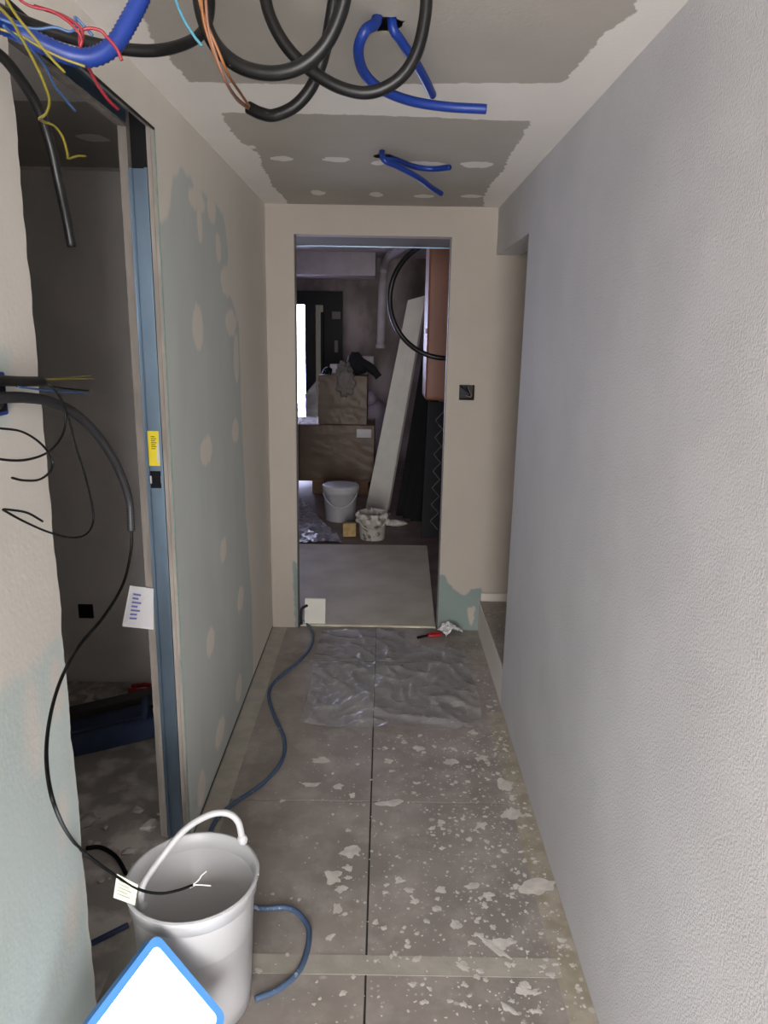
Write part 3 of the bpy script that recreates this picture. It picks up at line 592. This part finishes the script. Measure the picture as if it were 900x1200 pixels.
# ------------------------------------------------------------------ plastic film on the floor
def film(name, x0, x1, y0, y1, amp, res, lab, seed, edge=.03, shear=0, cut=None, fm=None):
    nx, ny = int((x1-x0)/res), int((y1-y0)/res); v, f = [], []
    for j in range(ny+1):
        for i in range(nx+1):
            y = y0+(y1-y0)*j/ny; x = x0+(x1-shear*(y-y0)-x0)*i/nx
            w = noise.noise(Vector((x*2.5+seed, y*2.5, 0)))*.5
            r = 1-abs(noise.noise(Vector((x*5+y*6+w*2, (x-y)*2.2+seed, 1))))*2
            r2 = 1-abs(noise.noise(Vector((x*14+w*3+seed, y*9, 2))))*2
            z = .0022+amp*max(0, r)**6+amp*.7*max(0, r2)**6
            jx = edge*noise.noise(Vector((0, y*4, seed))) if i in (0, nx) else 0; jy = edge*noise.noise(Vector((x*4, 0, seed+5))) if j in (0, ny) else 0
            v.append((x+jx, y+jy, z))
    for j in range(ny):
        for i in range(nx):
            k = j*(nx+1)+i
            if not (cut and cut(*v[k][:2])): f.append((k, k+1, k+nx+2, k+nx+1))
    return tag(mesh_obj(name, v, f, fm or m_film, None, True), lab, 'plastic sheet')
film('plastic_sheet', -.345, .47, 2.95, 4.03, .018, .012, 'clear crinkled plastic sheet on the tiles before the doorway', 1.3, .02, 0, lambda x, y: x > .13 and y > 3.80)
film('plastic_sheet', -1.5, -.32, 5.85, 7.68, .03, .022, 'crinkled plastic sheet on the far room floor reflecting daylight', 4.1, .02, .32, None, m_filmf)

# ------------------------------------------------------------------ dried plaster on the floor
def blob(bm, c, r, el=1, ang=0, h=.0012):
    n = 8 if r < .006 else 18; sd = rnd.random()*50; vs = []
    for k in range(n):
        a = 2*math.pi*k/n; rr = r*(1+.75*noise.noise(Vector((1.6*math.cos(a)+sd, 1.6*math.sin(a), sd)))); x, y = rr*el*math.cos(a), rr*math.sin(a)
        vs.append(bm.verts.new((c[0]+x*math.cos(ang)-y*math.sin(ang), c[1]+x*math.sin(ang)+y*math.cos(ang), c[2]+.0003)))
    top = bm.verts.new((c[0], c[1], c[2]+h))
    for k in range(n): bm.faces.new((vs[k], vs[(k+1) % n], top))
bm = bmesh.new()
for u, v, r, el, an in [(411, 998, .026, 1.2, 0), (390, 1028, .03, 1, 0), (408, 1017, .014, 1.2, 0), (459, 941, .02, 2.4, .1), (564, 967, .02, 1, .5), (517, 1043, .014, 1, 0), (535, 1084, .016, 1, 0), (576, 1108, .012, 5, -.8), (587, 1106, .018, 1.4, .2), (543, 1132, .013, 1.8, -.5), (616, 1160, .02, 1, 0), (597, 1182, .009, 3, -.7), (377, 891, .02, 2.3, 0), (397, 922, .018, 1, 0), (413, 932, .016, .8, 0), (365, 919, .014, 2.6, .1), (492, 877, .022, 1.1, 0), (529, 893, .02, 1.5, 0), (455, 892, .016, 1.3, 0), (536, 825, .024, 1.4, .4), (509, 824, .018, 1, 0), (554, 858, .02, 1, .7), (567, 888, .02, 1, 0), (468, 1032, .014, 1.4, 0), (480, 1043, .012, 1.5, 0), (400, 1042, .014, 1.3, 0), (553, 1038, .013, 2, .2), (572, 1049, .012, 1.5, 0), (592, 920, .04, .8, 0), (600, 953, .03, 1.3, .6), (630, 1040, .03, 1.8, .2), (512, 1065, .014, 1, 0), (395, 1065, .02, .7, 0), (474, 870, .012, 1, 0)]:
    blob(bm, P(u, v, z=.0012), r, el, an)
fpath = [p.xy for p in spline(on_floor(fcpts, .008), 4)]
for k in range(1500):
    x = XR-.02-abs(rnd.gauss(0, .34)); y = rnd.uniform(1.35, 3.6)
    if x < XL+.1 or (y > 2.9 and x < .5) or min((q-Vector((x, y))).length for q in fpath) < .03: continue
    if y > 2.9 and rnd.random() < .5: continue
    blob(bm, (x, y, .0012), min(.010, rnd.expovariate(1/.0024)+.0012), rnd.uniform(.8, 1.7), rnd.random()*3)
o = bm_obj('dried_plaster_splashes', bm, m_splat); tag(o, 'white dried plaster splashes scattered over the grey corridor tiles', 'plaster', None, 'stuff')
# rubble and dust in the left room
bm = bmesh.new()
for k in range(420):
    if k < 260: x = rnd.uniform(-2.2, -.78); y = WY-.02-abs(rnd.gauss(0, .14)); r = .006+rnd.expovariate(1/.012)
    else: x = rnd.uniform(-1.6, -.72); y = rnd.uniform(1.7, 3.0); r = .004+rnd.expovariate(1/.008)
    if -1.75 < x < -.72 and 2.45 < y < 3.16: continue
    if x > -1.2 and y > 3.1: continue
    r = min(r, .045); m4 = Matrix.Translation((x, min(y, WY-r), r*.25)) @ Matrix.Rotation(rnd.random()*6, 4, 'Z') @ Matrix.Diagonal((1, .8, .4, 1))
    res = bmesh.ops.create_icosphere(bm, subdivisions=1, radius=r, matrix=m4)
    for v in res['verts']: v.co += Vector((rnd.uniform(-1, 1), rnd.uniform(-1, 1), rnd.uniform(-.3, .3)))*r*.25; v.co.z = max(v.co.z, .0)
o = bm_obj('plaster_rubble', bm, m_rubble); tag(o, 'grey plaster rubble and crumbs on the left room floor', 'rubble', None, 'stuff')

# ------------------------------------------------------------------ left room things
p = P(101, 716, y=WY)
t = thing('socket_box', (p.x, WY, p.z-.036), 'black square socket box low on the left room wall', 'socket')
box('plate', p.x-.036, p.x+.036, WY-.006, WY-.0005, p.z-.036, p.z+.036, m_black, t, .003); box('recess', p.x-.024, p.x+.024, WY-.0075, WY-.006, p.z-.024, p.z+.024, m_ink, t)
a = P(82, 862, z=.06); b = P(186, 836, z=.06); d = (b-a); ang = math.atan2(d.y, d.x); c = (a+b)/2+Vector((0, .03, 0)); L = d.length
Rz = Matrix.Rotation(ang, 3, 'Z')
t = thing('steel_profile', (c.x, c.y+.12, 0), 'dark flat steel profile lying behind the blue bag in the left room', 'profile')
for k, (dz, w) in enumerate(((.075, .06), (.015, .06))): obox('web' if k else 'flange', (c.x, c.y+.14, dz), (L*1.5, .05 if k else .07, .03 if k else .05), Rz, m_gsteel, t, .003)
obox('end_block', Vector((c.x, c.y+.14, .045))-Rz @ Vector((L*.55, 0, 0)), (.1, .05, .03), Rz, m_gsteel, t)
a = P(88, 895, z=0); b = P(180, 872, z=0); d = b-a; ang = math.atan2(d.y, d.x); L = d.length; Rz = Matrix.Rotation(ang, 3, 'Z'); c = (a+b)/2
t = thing('tool_bag', (c.x, c.y, 0), 'long dark blue fabric bag lying on the left room floor', 'bag')
side = Rz @ Vector((0, 1, 0))
bm = bmesh.new(); vs = add_box(bm, c+side*.075+Vector((-.06, 0, .052)), (L+.16, .15, .10), Rz, .028, 3)
bmesh.ops.subdivide_edges(bm, edges=bm.edges[:], cuts=2, use_grid_fill=True)
for v in bm.verts: v.co += Vector((0, 0, 1))*.012*noise.noise(v.co*9)*(v.co.z/.1) + side*.012*noise.noise(v.co*7+Vector((3, 0, 0)))
bm_obj('body', bm, m_bluebag, t, True)
obox('flap', c+side*.08+Vector((-.06, 0, .104)), (L+.1, .10, .012), Rz, m_bluebag, t, .005, 2)
tube('strap', [c+side*.05+Rz @ Vector((L*.42, 0, .09)), c+side*.07+Rz @ Vector((L*.47, 0, .15)), c+side*.1+Rz @ Vector((L*.5, 0, .165)), c+side*.13+Rz @ Vector((L*.48, 0, .1))], .014, m_bluebag, t, 8)
p = P(170, 806, z=.03)
t = thing('red_pliers', (p.x, p.y, 0), 'small red-handled tool lying in rubble by the left room wall', 'tool')
for s in (-1, 1): tube('grip', [p+Vector((-.07, .02*s, -.005)), p+Vector((-.01, .03*s, .0)), p+Vector((.05, .006*s, .0))], .011, m_red, t, 8)
tube('jaw', [p+Vector((.045, 0, 0)), p+Vector((.10, 0, -.004))], .012, m_gsteel, t, 8)

# ------------------------------------------------------------------ socket hole in the back wall
t = thing('flush_box', ((bx0+bx1)/2, YB, bz0), 'black flush box with loose wires in the back wall beside the doorway', 'socket box')
d = .046
box('back', bx0+.001, bx1-.001, YB+d, YB+d+.002, bz0+.001, bz1-.001, m_black, t)
for nm, x0, x1, z0, z1 in (('side', bx0+.0005, bx0+.004, bz0+.0005, bz1-.0005), ('side', bx1-.004, bx1-.0005, bz0+.0005, bz1-.0005), ('side', bx0+.004, bx1-.004, bz0+.0005, bz0+.004), ('side', bx0+.004, bx1-.004, bz1-.004, bz1-.0005)):
    box(nm, x0, x1, YB-.003, YB+d, z0, z1, m_black, t)
cx, cz_ = (bx0+bx1)/2, (bz0+bz1)/2
for k, m_ in enumerate((m_blackrub, m_blw, m_black, m_brw)):
    tube('wire', [Vector((bx0+.012+.014*k, YB+d-.004, bz1-.012)), Vector((cx-.01+.012*k, YB+.012, cz_+.014-.012*k)), Vector((bx1-.012-.012*k, YB+.02, bz0+.012+.005*k))], .003, m_, t, 6)

# ------------------------------------------------------------------ things at the doorway
pb = P(368, 727, z=0); y_ = YB+.03
a = P(357, 728, y=y_); b = P(381, 704, y=y_)
tag(slab('board_offcut', [Vector((a.x, y_, .0135)), Vector((b.x, y_, .0135)), Vector((b.x, y_+.03, b.z)), Vector((a.x, y_+.03, b.z))], (0, 1, .2), .012, m_plank), 'small white board offcut standing at the left side of the doorway', 'board')
tube_('door_cable', [Vector((DL+.018, YB+.015, .012)), Vector((DL+.016, YB+.02, .06)), Vector((DL+.02, YB+.03, .105)), Vector((DL+.05, YB+.05, .12))], .008, m_blackrub, 'short black cable rising beside the white board offcut', 'cable')
p = P(505, 744, z=.012); Rz = Matrix.Rotation(.35, 3, 'Z')
t = thing('pliers', (p.x, p.y, 0), 'red-handled pliers lying on the floor by the doorway', 'pliers')
for s in (-1, 1): tube('grip', [p+Rz @ Vector((-.02, .006*s, 0)), p+Rz @ Vector((.02, .016*s, 0)), p+Rz @ Vector((.06, .012*s, 0))], .0085, m_red, t, 8)
tube('jaw', [p+Rz @ Vector((-.015, 0, 0)), p+Rz @ Vector((-.05, 0, -.003)), p+Rz @ Vector((-.085, 0, -.006))], .008, m_ink, t, 8)
p = P(528, 740, z=.02)
def crumple(c, size, seed, rot, n=12):
    v, f = [], []
    for j in range(n+1):
        for i in range(n+1):
            a = i/n-.5; b = j/n-.5
            k = Vector((a*7+seed, b*7, 0)); z = .35+.5*(1-abs(noise.noise(k))*2)*.6+.25*math.cos(a*5)
            q = rot @ Vector((a*size[0]+.012*noise.noise(k*1.7), b*size[1], 0)); v.append(c+q+Vector((0, 0, z*size[2])))
    for j in range(n):
        for i in range(n): q = j*(n+1)+i; f.append((q, q+1, q+n+2, q+n+1))
    zmin = min(q.z for q in v)
    for q in v: q.z -= zmin-.002
    o = mesh_obj('crumpled_paper', v, f, m_paper)
    md = o.modifiers.new('thickness', 'SOLIDIFY'); md.thickness = .001; return o
tag(crumple(p, (.11, .10, .075), 2.0, Matrix.Rotation(.4, 3, 'Z')), 'crumpled white paper on the floor at the right door corner', 'paper')

# ------------------------------------------------------------------ far room: floor board, buckets, sponge
fb = [(DL+.012, 4.09), (DR-.01, 4.09), (DR-.008, 4.19), (.372, 5.80), (-.72, 5.78), (-.70, 4.19), (DL+.012, 4.19)]
fv = [(x, y, .0005) for x, y in fb]+[(x, y, .0125) for x, y in fb]; nb_ = len(fb)
tag(mesh_obj('floor_board', fv, [tuple(range(nb_))[::-1], tuple(range(nb_, 2*nb_))]+[(k, (k+1) % nb_, nb_+(k+1) % nb_, nb_+k) for k in range(nb_)], m_fboard), 'large pale board lying flat on the floor through the doorway', 'board')
def far_bucket(c, rt_, h, m_, lab, dirt=False):
    t = thing('bucket', c, lab, 'bucket')
    k = rt_
    lathe('body', [(k*.80, 0), (k*.82, .004), (k*.93, h*.78), (k*.98, h*.785), (k*.99, h*.86), (k*1.0, h*.87), (k*1.02, h*.99), (k*.98, h), (k*.95, h*.97), (k*.80, .02), (0, .016)], c, m_, t, 40)
    hp = [Vector((c[0]+k*1.0*math.cos(math.radians(a)), c[1]+k*1.0*math.sin(math.radians(a)), c[2]+h*.80-h*.34*math.sin(math.radians(180*(i/8)))))for i, a in enumerate([200+140*q/8 for q in range(9)])]
    hp = [p+Vector((0, -.012, 0)) for p in hp]
    tube('handle', hp, .006, m_, t, 8)
    return t
c1 = P(398, 613, z=0); c1 = Vector((c1.x, c1.y+.14, 0)); far_bucket(c1, .165, .33, m_white, 'clean white lidded bucket with a drooping handle in the far room')
c2 = P(436, 635, z=0); c2 = Vector((c2.x, c2.y+.115, 0))
t = far_bucket(c2, .128, .23, m_dirty, 'small plaster-smeared bucket beside the yellow sponge')
for k in range(12):
    a = k*.55+rnd.uniform(0, .3); h_ = rnd.uniform(.14, .215)
    lump('plaster_clump', c2+Vector((.12*math.cos(a), .12*math.sin(a), h_)), (.028, .028, rnd.uniform(.02, .035)), m_dirty, t, .35, 2, k, 2)
lathe('lid', [(.0, .332), (.15, .334), (.165, .33), (.169, .322), (.169, .30), (.166, .298), (.0, .30)][::-1], c1, m_white, [o for o in col.objects if o.get('label', '').startswith('clean white lidded')][0], 40)
p = P(409, 630, z=0); tag(obox('sponge', (p.x, p.y+.04, .062), (.11, .06, .118), Matrix.Rotation(.12, 3, 'Z'), m_sponge, None, .006, 2), 'yellow sponge block standing between the two far buckets', 'sponge')
# debris by the slabs
p = P(463, 616, z=0); tag(lump('rubble_piece', (p.x, p.y, .025), (.1, .05, .03), m_rubble, None, .4, 2, 3, 2, .0), 'grey lump of plaster on the floor right of the smeared bucket', 'debris')

# ------------------------------------------------------------------ far room: pallet with wrapped boxes
YP = 7.75
pal_top = P(390, 561, y=YP).z; px0 = -1.35; px1 = P(438, 560, y=YP).x
t = thing('pallet', (-.8, YP+.4, 0), 'wooden pallet under the film-wrapped cartons', 'pallet')
for k in range(5): box('deck_board', px0, px1, YP+.02+.16*k, YP+.12+.16*k, pal_top-.03, pal_top-.002, m_wood, t)
for x in (px0+.06, (px0+px1)/2-.03, px1-.18):
    for y in (YP+.03, YP+.36, YP+.66): box('block', x, x+.12, y, y+.1, .02, pal_top-.03, m_wood, t)
    box('runner', x, x+.12, YP+.02, YP+.78, .0, .02, m_wood, t)
def carton(x0, x1, y0, y1, z0, z1, lab, label_rect=None):
    t = thing('carton', ((x0+x1)/2, (y0+y1)/2, z0), lab, 'carton')
    bx_ = box('box', x0, x1, y0, y1, z0, z1, m_card, t, .004)
    n = 26; v, f = [], []                                          # crinkled stretch film round the front
    for j in range(n+1):
        for i in range(n*2+1):
            a = i/(2*n); z = z0+.002+(z1-z0-.004)*j/n
            x = x0+(x1-x0)*a; w = noise.noise(Vector((x*5+z*7, z*10, z0)))
            v.append((x, y0-.006-.012*abs(w)-.003*noise.noise(Vector((x*20, z*20, 3))), z))
    for j in range(n):
        for i in range(n*2): k = j*(2*n+1)+i; f.append((k, k+1, k+2*n+2, k+2*n+1))
    mesh_obj('stretch_film', v, f, m_wrap, t, True)
    if label_rect:
        a = P(label_rect[0], label_rect[1], y=y0); b = P(label_rect[2], label_rect[3], y=y0); box('shipping_label', a.x, b.x, y0-.003, y0-.0005, b.z, a.z, m_paper, bx_)
    return t
zt = P(390, 498, y=YP).z; z2 = P(390, 440, y=YP+.05).z
xs = P(395, 530, y=YP).x
carton(px0, px0+.46, YP, YP+.7, pal_top, zt, 'lower film-wrapped brown carton at the left of the pallet')
carton(px0+.465, px1, YP, YP+.7, pal_top, zt, 'lower film-wrapped brown carton with a white shipping label on the pallet', (418, 503, 435, 513))
ux0 = P(373, 470, y=YP+.05).x; ux1 = P(430, 470, y=YP+.05).x
carton(ux0, ux1, YP+.05, YP+.6, zt+.001, z2, 'upper film-wrapped brown carton carrying a cap and black jacket')
# loose film hanging at the left of the cartons
v, f = [], []
for j in range(21):
    for i in range(13):
        z = zt+.002+(z2-zt-.06)*(j/20)*(.15+.85*i/12); x = ux0-.02-.42*(1-i/12)*(1-.25*j/20); y = YP+.12+.25*noise.noise(Vector((x*3, z*3, 1)))+.05*noise.noise(Vector((x*14, z*14, 2))); v.append((x, y, z))
for j in range(20):
    for i in range(12): k = j*13+i; f.append((k, k+1, k+14, k+13))
tag(mesh_obj('wrapping_film', v, f, film_mat('milky_film', (.8, .8, .84), .3, gain=1.5, milk=.5), None, True), 'loose bundle of milky wrapping film left of the upper carton', 'plastic film')
def at_y(u, v, y): return P(u, v, y=y)
yt = YP+.2
zc = z2
p = at_y(404, 440, yt)
t = thing('cap', (p.x, yt, zc), 'grey cap hanging over the front of the upper carton', 'cap')
lump('crown', Vector((p.x, YP+.12, zc+.05)), (.075, .09, .08), m_grey, t, .4, 2.6, 1, 4, zc+.002)
lump('brim', Vector((p.x+.02, YP-.02, zc-.07)), (.085, .026, .13), m_grey, t, .5, 2.2, 4, 4)
t = thing('jacket', (at_y(425, 440, yt).x, yt, zc), 'black jacket with a sleeve sticking out to the right on the upper carton', 'jacket')
bm = bmesh.new()
yt += .1
pa = [at_y(414, 428, yt), at_y(416, 418, yt), at_y(421, 424, yt), at_y(431, 429, yt), at_y(439, 436, yt), at_y(444, 442, yt)]
add_tube(bm, spline(pa, 6), .075, 10, 0, lambda s: .95-.45*s+.15*math.sin(s*20)*.3); bm_obj('sleeve', bm, m_bcloth, t, True); yt -= .1
lump('body', (at_y(419, 432, yt).x, yt+.12, zc+.07), (.10, .12, .075), m_bcloth, t, .25, 2, 8, 3, zc+.001)
p = at_y(384, 437, yt+.12); t = thing('glove', (p.x, yt+.12, zc), 'dark blue work glove lying left of the grey cap', 'glove')
yt += .12
lump('palm', (p.x, yt, zc+.04), (.05, .06, .036), m_navy, t, .3, 2, 2, 2, zc+.001)
for k in range(4): tube('finger', [Vector((p.x-.02+.018*k, yt-.03, zc+.035)), Vector((p.x-.035+.024*k, yt-.09, zc+.03)), Vector((p.x-.04+.026*k, yt-.12, zc+.012))], .012, m_navy, t, 6)
yt -= .12
p = at_y(392, 424, yt+.2); tag(box('white_packet', p.x-.05, p.x+.05, yt+.2, yt+.26, zc+.0005, zc+.1, m_paper, None, .006), 'small white packet behind the glove on the upper carton', 'packet')
p = P(447, 520, y=8.2)
t = thing('sack', (p.x-.05, 8.75, 0), 'pale purple-grey plastic sack standing right of the cartons', 'sack')
m_sack = mat('grey_sack', S(130, 122, 134), .5, var=.1, vscale=6)
lump('body', (P(440, 470, y=8.8).x, 8.85, .43), (.24, .2, .46), m_sack, t, .18, 1.6, 6, 3, .0)
lump('knot', (P(440, 470, y=8.8).x-.06, 8.85, .93), (.07, .06, .09), m_sack, t, .2, 2, 3, 2)

# ------------------------------------------------------------------ far room: leaning plank and dark slabs, orange box
q = [P(428, 598, z=.0), P(455, 604, z=.0), P(499, 346, y=7.15), P(478, 352, y=7.15)]
q[1] = Vector((q[0].x+.215, q[0].y-.03, 0)); 
tag(slab('white_plank', q, (.45, 1, .0), .05, m_plank), 'long white board leaning to the right behind the smeared bucket', 'board')
oy = 6.0; ox = P(500, 400, y=oy).x; oz0 = P(515, 470, y=oy).z
dk = [(464, 627, 501, 370), (472, 628, 506, 370), (481, 628, 511, 370)]
for k, (u0, v0, u1, v1) in enumerate(dk):
    yb = 6.85-.1*k; a = P(u0, v0, z=0); a = Vector((P(u0, 600, y=yb).x, yb, 0)); xt = P(u1, v1, y=yb+.25).x
    tag(slab('dark_slab', [a, a+Vector((.12, -.02, 0)), Vector((xt+.10, yb+.22, 1.62)), Vector((xt-.02, yb+.25, 1.62))], (.1, 1, 0), .03, m_dark), ['narrow dark slab leaning closest to the white board', 'narrow dark slab leaning in the middle of three by the white board', 'narrow dark slab leaning nearest the doorway of three'][k], 'slab', 'dark slabs leaning in the far room')
a = Vector((P(494, 600, y=6.1).x, 6.1, 0))
t = thing('navy_sheet', a, 'dark navy board with a pale zigzag line leaning at the doorway side', 'board')
qq = [a, a+Vector((.33, -.02, 0)), a+Vector((.34, .14, oz0-.03)), a+Vector((.04, .16, oz0-.03))]
slab('sheet', qq, (0, 1, 0), .03, m_navy, t)
zz = []
for k in range(15):
    s = .06+.062*k; l = qq[0].lerp(qq[3], s); r_ = qq[1].lerp(qq[2], s); zz.append(l.lerp(r_, .22 if k % 2 else .42)+Vector((0, -.004, 0)))
bm = bmesh.new()
for p0, p1 in zip(zz, zz[1:]): add_tube(bm, [p0, p1], .004, 6)
bm_obj('zigzag_line', bm, m_grey, t)
t = thing('wall_cabinet', (ox+.2, oy+.2, oz0), 'orange-brown box with rounded lower edge hanging right of the doorway view', 'cabinet')
box('case', ox, FX1-.001, oy, oy+.5, oz0, 2.45, m_orange, t, .035, 3)
box('side_seam', ox+.045, ox+.05, oy-.002, oy+.002, oz0+.12, 2.4, m_brw, t)
p = P(497, 388, y=oy-.05); tag(lump('indicator', (ox-.0, oy+.03, p.z), (.012, .012, .02), m_whw, None, 0, 1, 0, 2), 'tiny white knob on the edge of the orange-brown box', 'knob')
# hanging ring of cable
rc_ = P(524, 351, y=4.62); R_ = .345
tag(tube('cable_ring', [rc_+Vector((R_*math.cos(k*math.pi/12), .02*math.sin(k), R_*math.sin(k*math.pi/12))) for k in range(25)], .0155, m_blackrub, None, 10, 6), 'large ring of black cable hanging inside the doorway', 'cable')

# ------------------------------------------------------------------ far wall: pipe and panel
pp = P(446, 405, y=FY1-.07); x_ = pp.x
t = thing('drain_pipe', (x_, FY1-.08, P(446, 408, y=FY1-.08).z), 'pale vertical pipe with elbow on the far concrete wall', 'pipe')
zt_ = P(450, 318, y=FY1-.08).z; zb_ = P(446, 408, y=FY1-.08).z
tube('riser', [Vector((x_, FY1-.08, zb_)), Vector((x_+.02, FY1-.08, zt_))], .055, m_farceil, t, 14, 3)
tube('elbow', [Vector((x_+.02, FY1-.08, zt_-.02)), Vector((x_+.025, FY1-.1, zt_+.05)), Vector((x_+.05, FY1-.25, zt_+.1)), Vector((x_+.12, FY1-.9, zt_+.13)), Vector((x_+.45, FY1-3.0, zt_+.15))], .055, m_farceil, t, 14, 6)
tube('end_collar', [Vector((x_, FY1-.08, zb_-.002)), Vector((x_, FY1-.08, zb_+.05))], .066, m_farceil, t, 14, 2)
a = P(423, 417, y=FY1); b = P(438, 428, y=FY1)
t = thing('wall_panel', ((a.x+b.x)/2, FY1, b.z), 'white rectangular electrical panel low on the far wall', 'panel')
box('case', a.x, b.x, FY1-.05, FY1-.0005, b.z, a.z, m_plank, t, .006); box('cover', a.x+.012, b.x-.012, FY1-.056, FY1-.05, b.z+.012, a.z-.012, m_plank, t, .003)
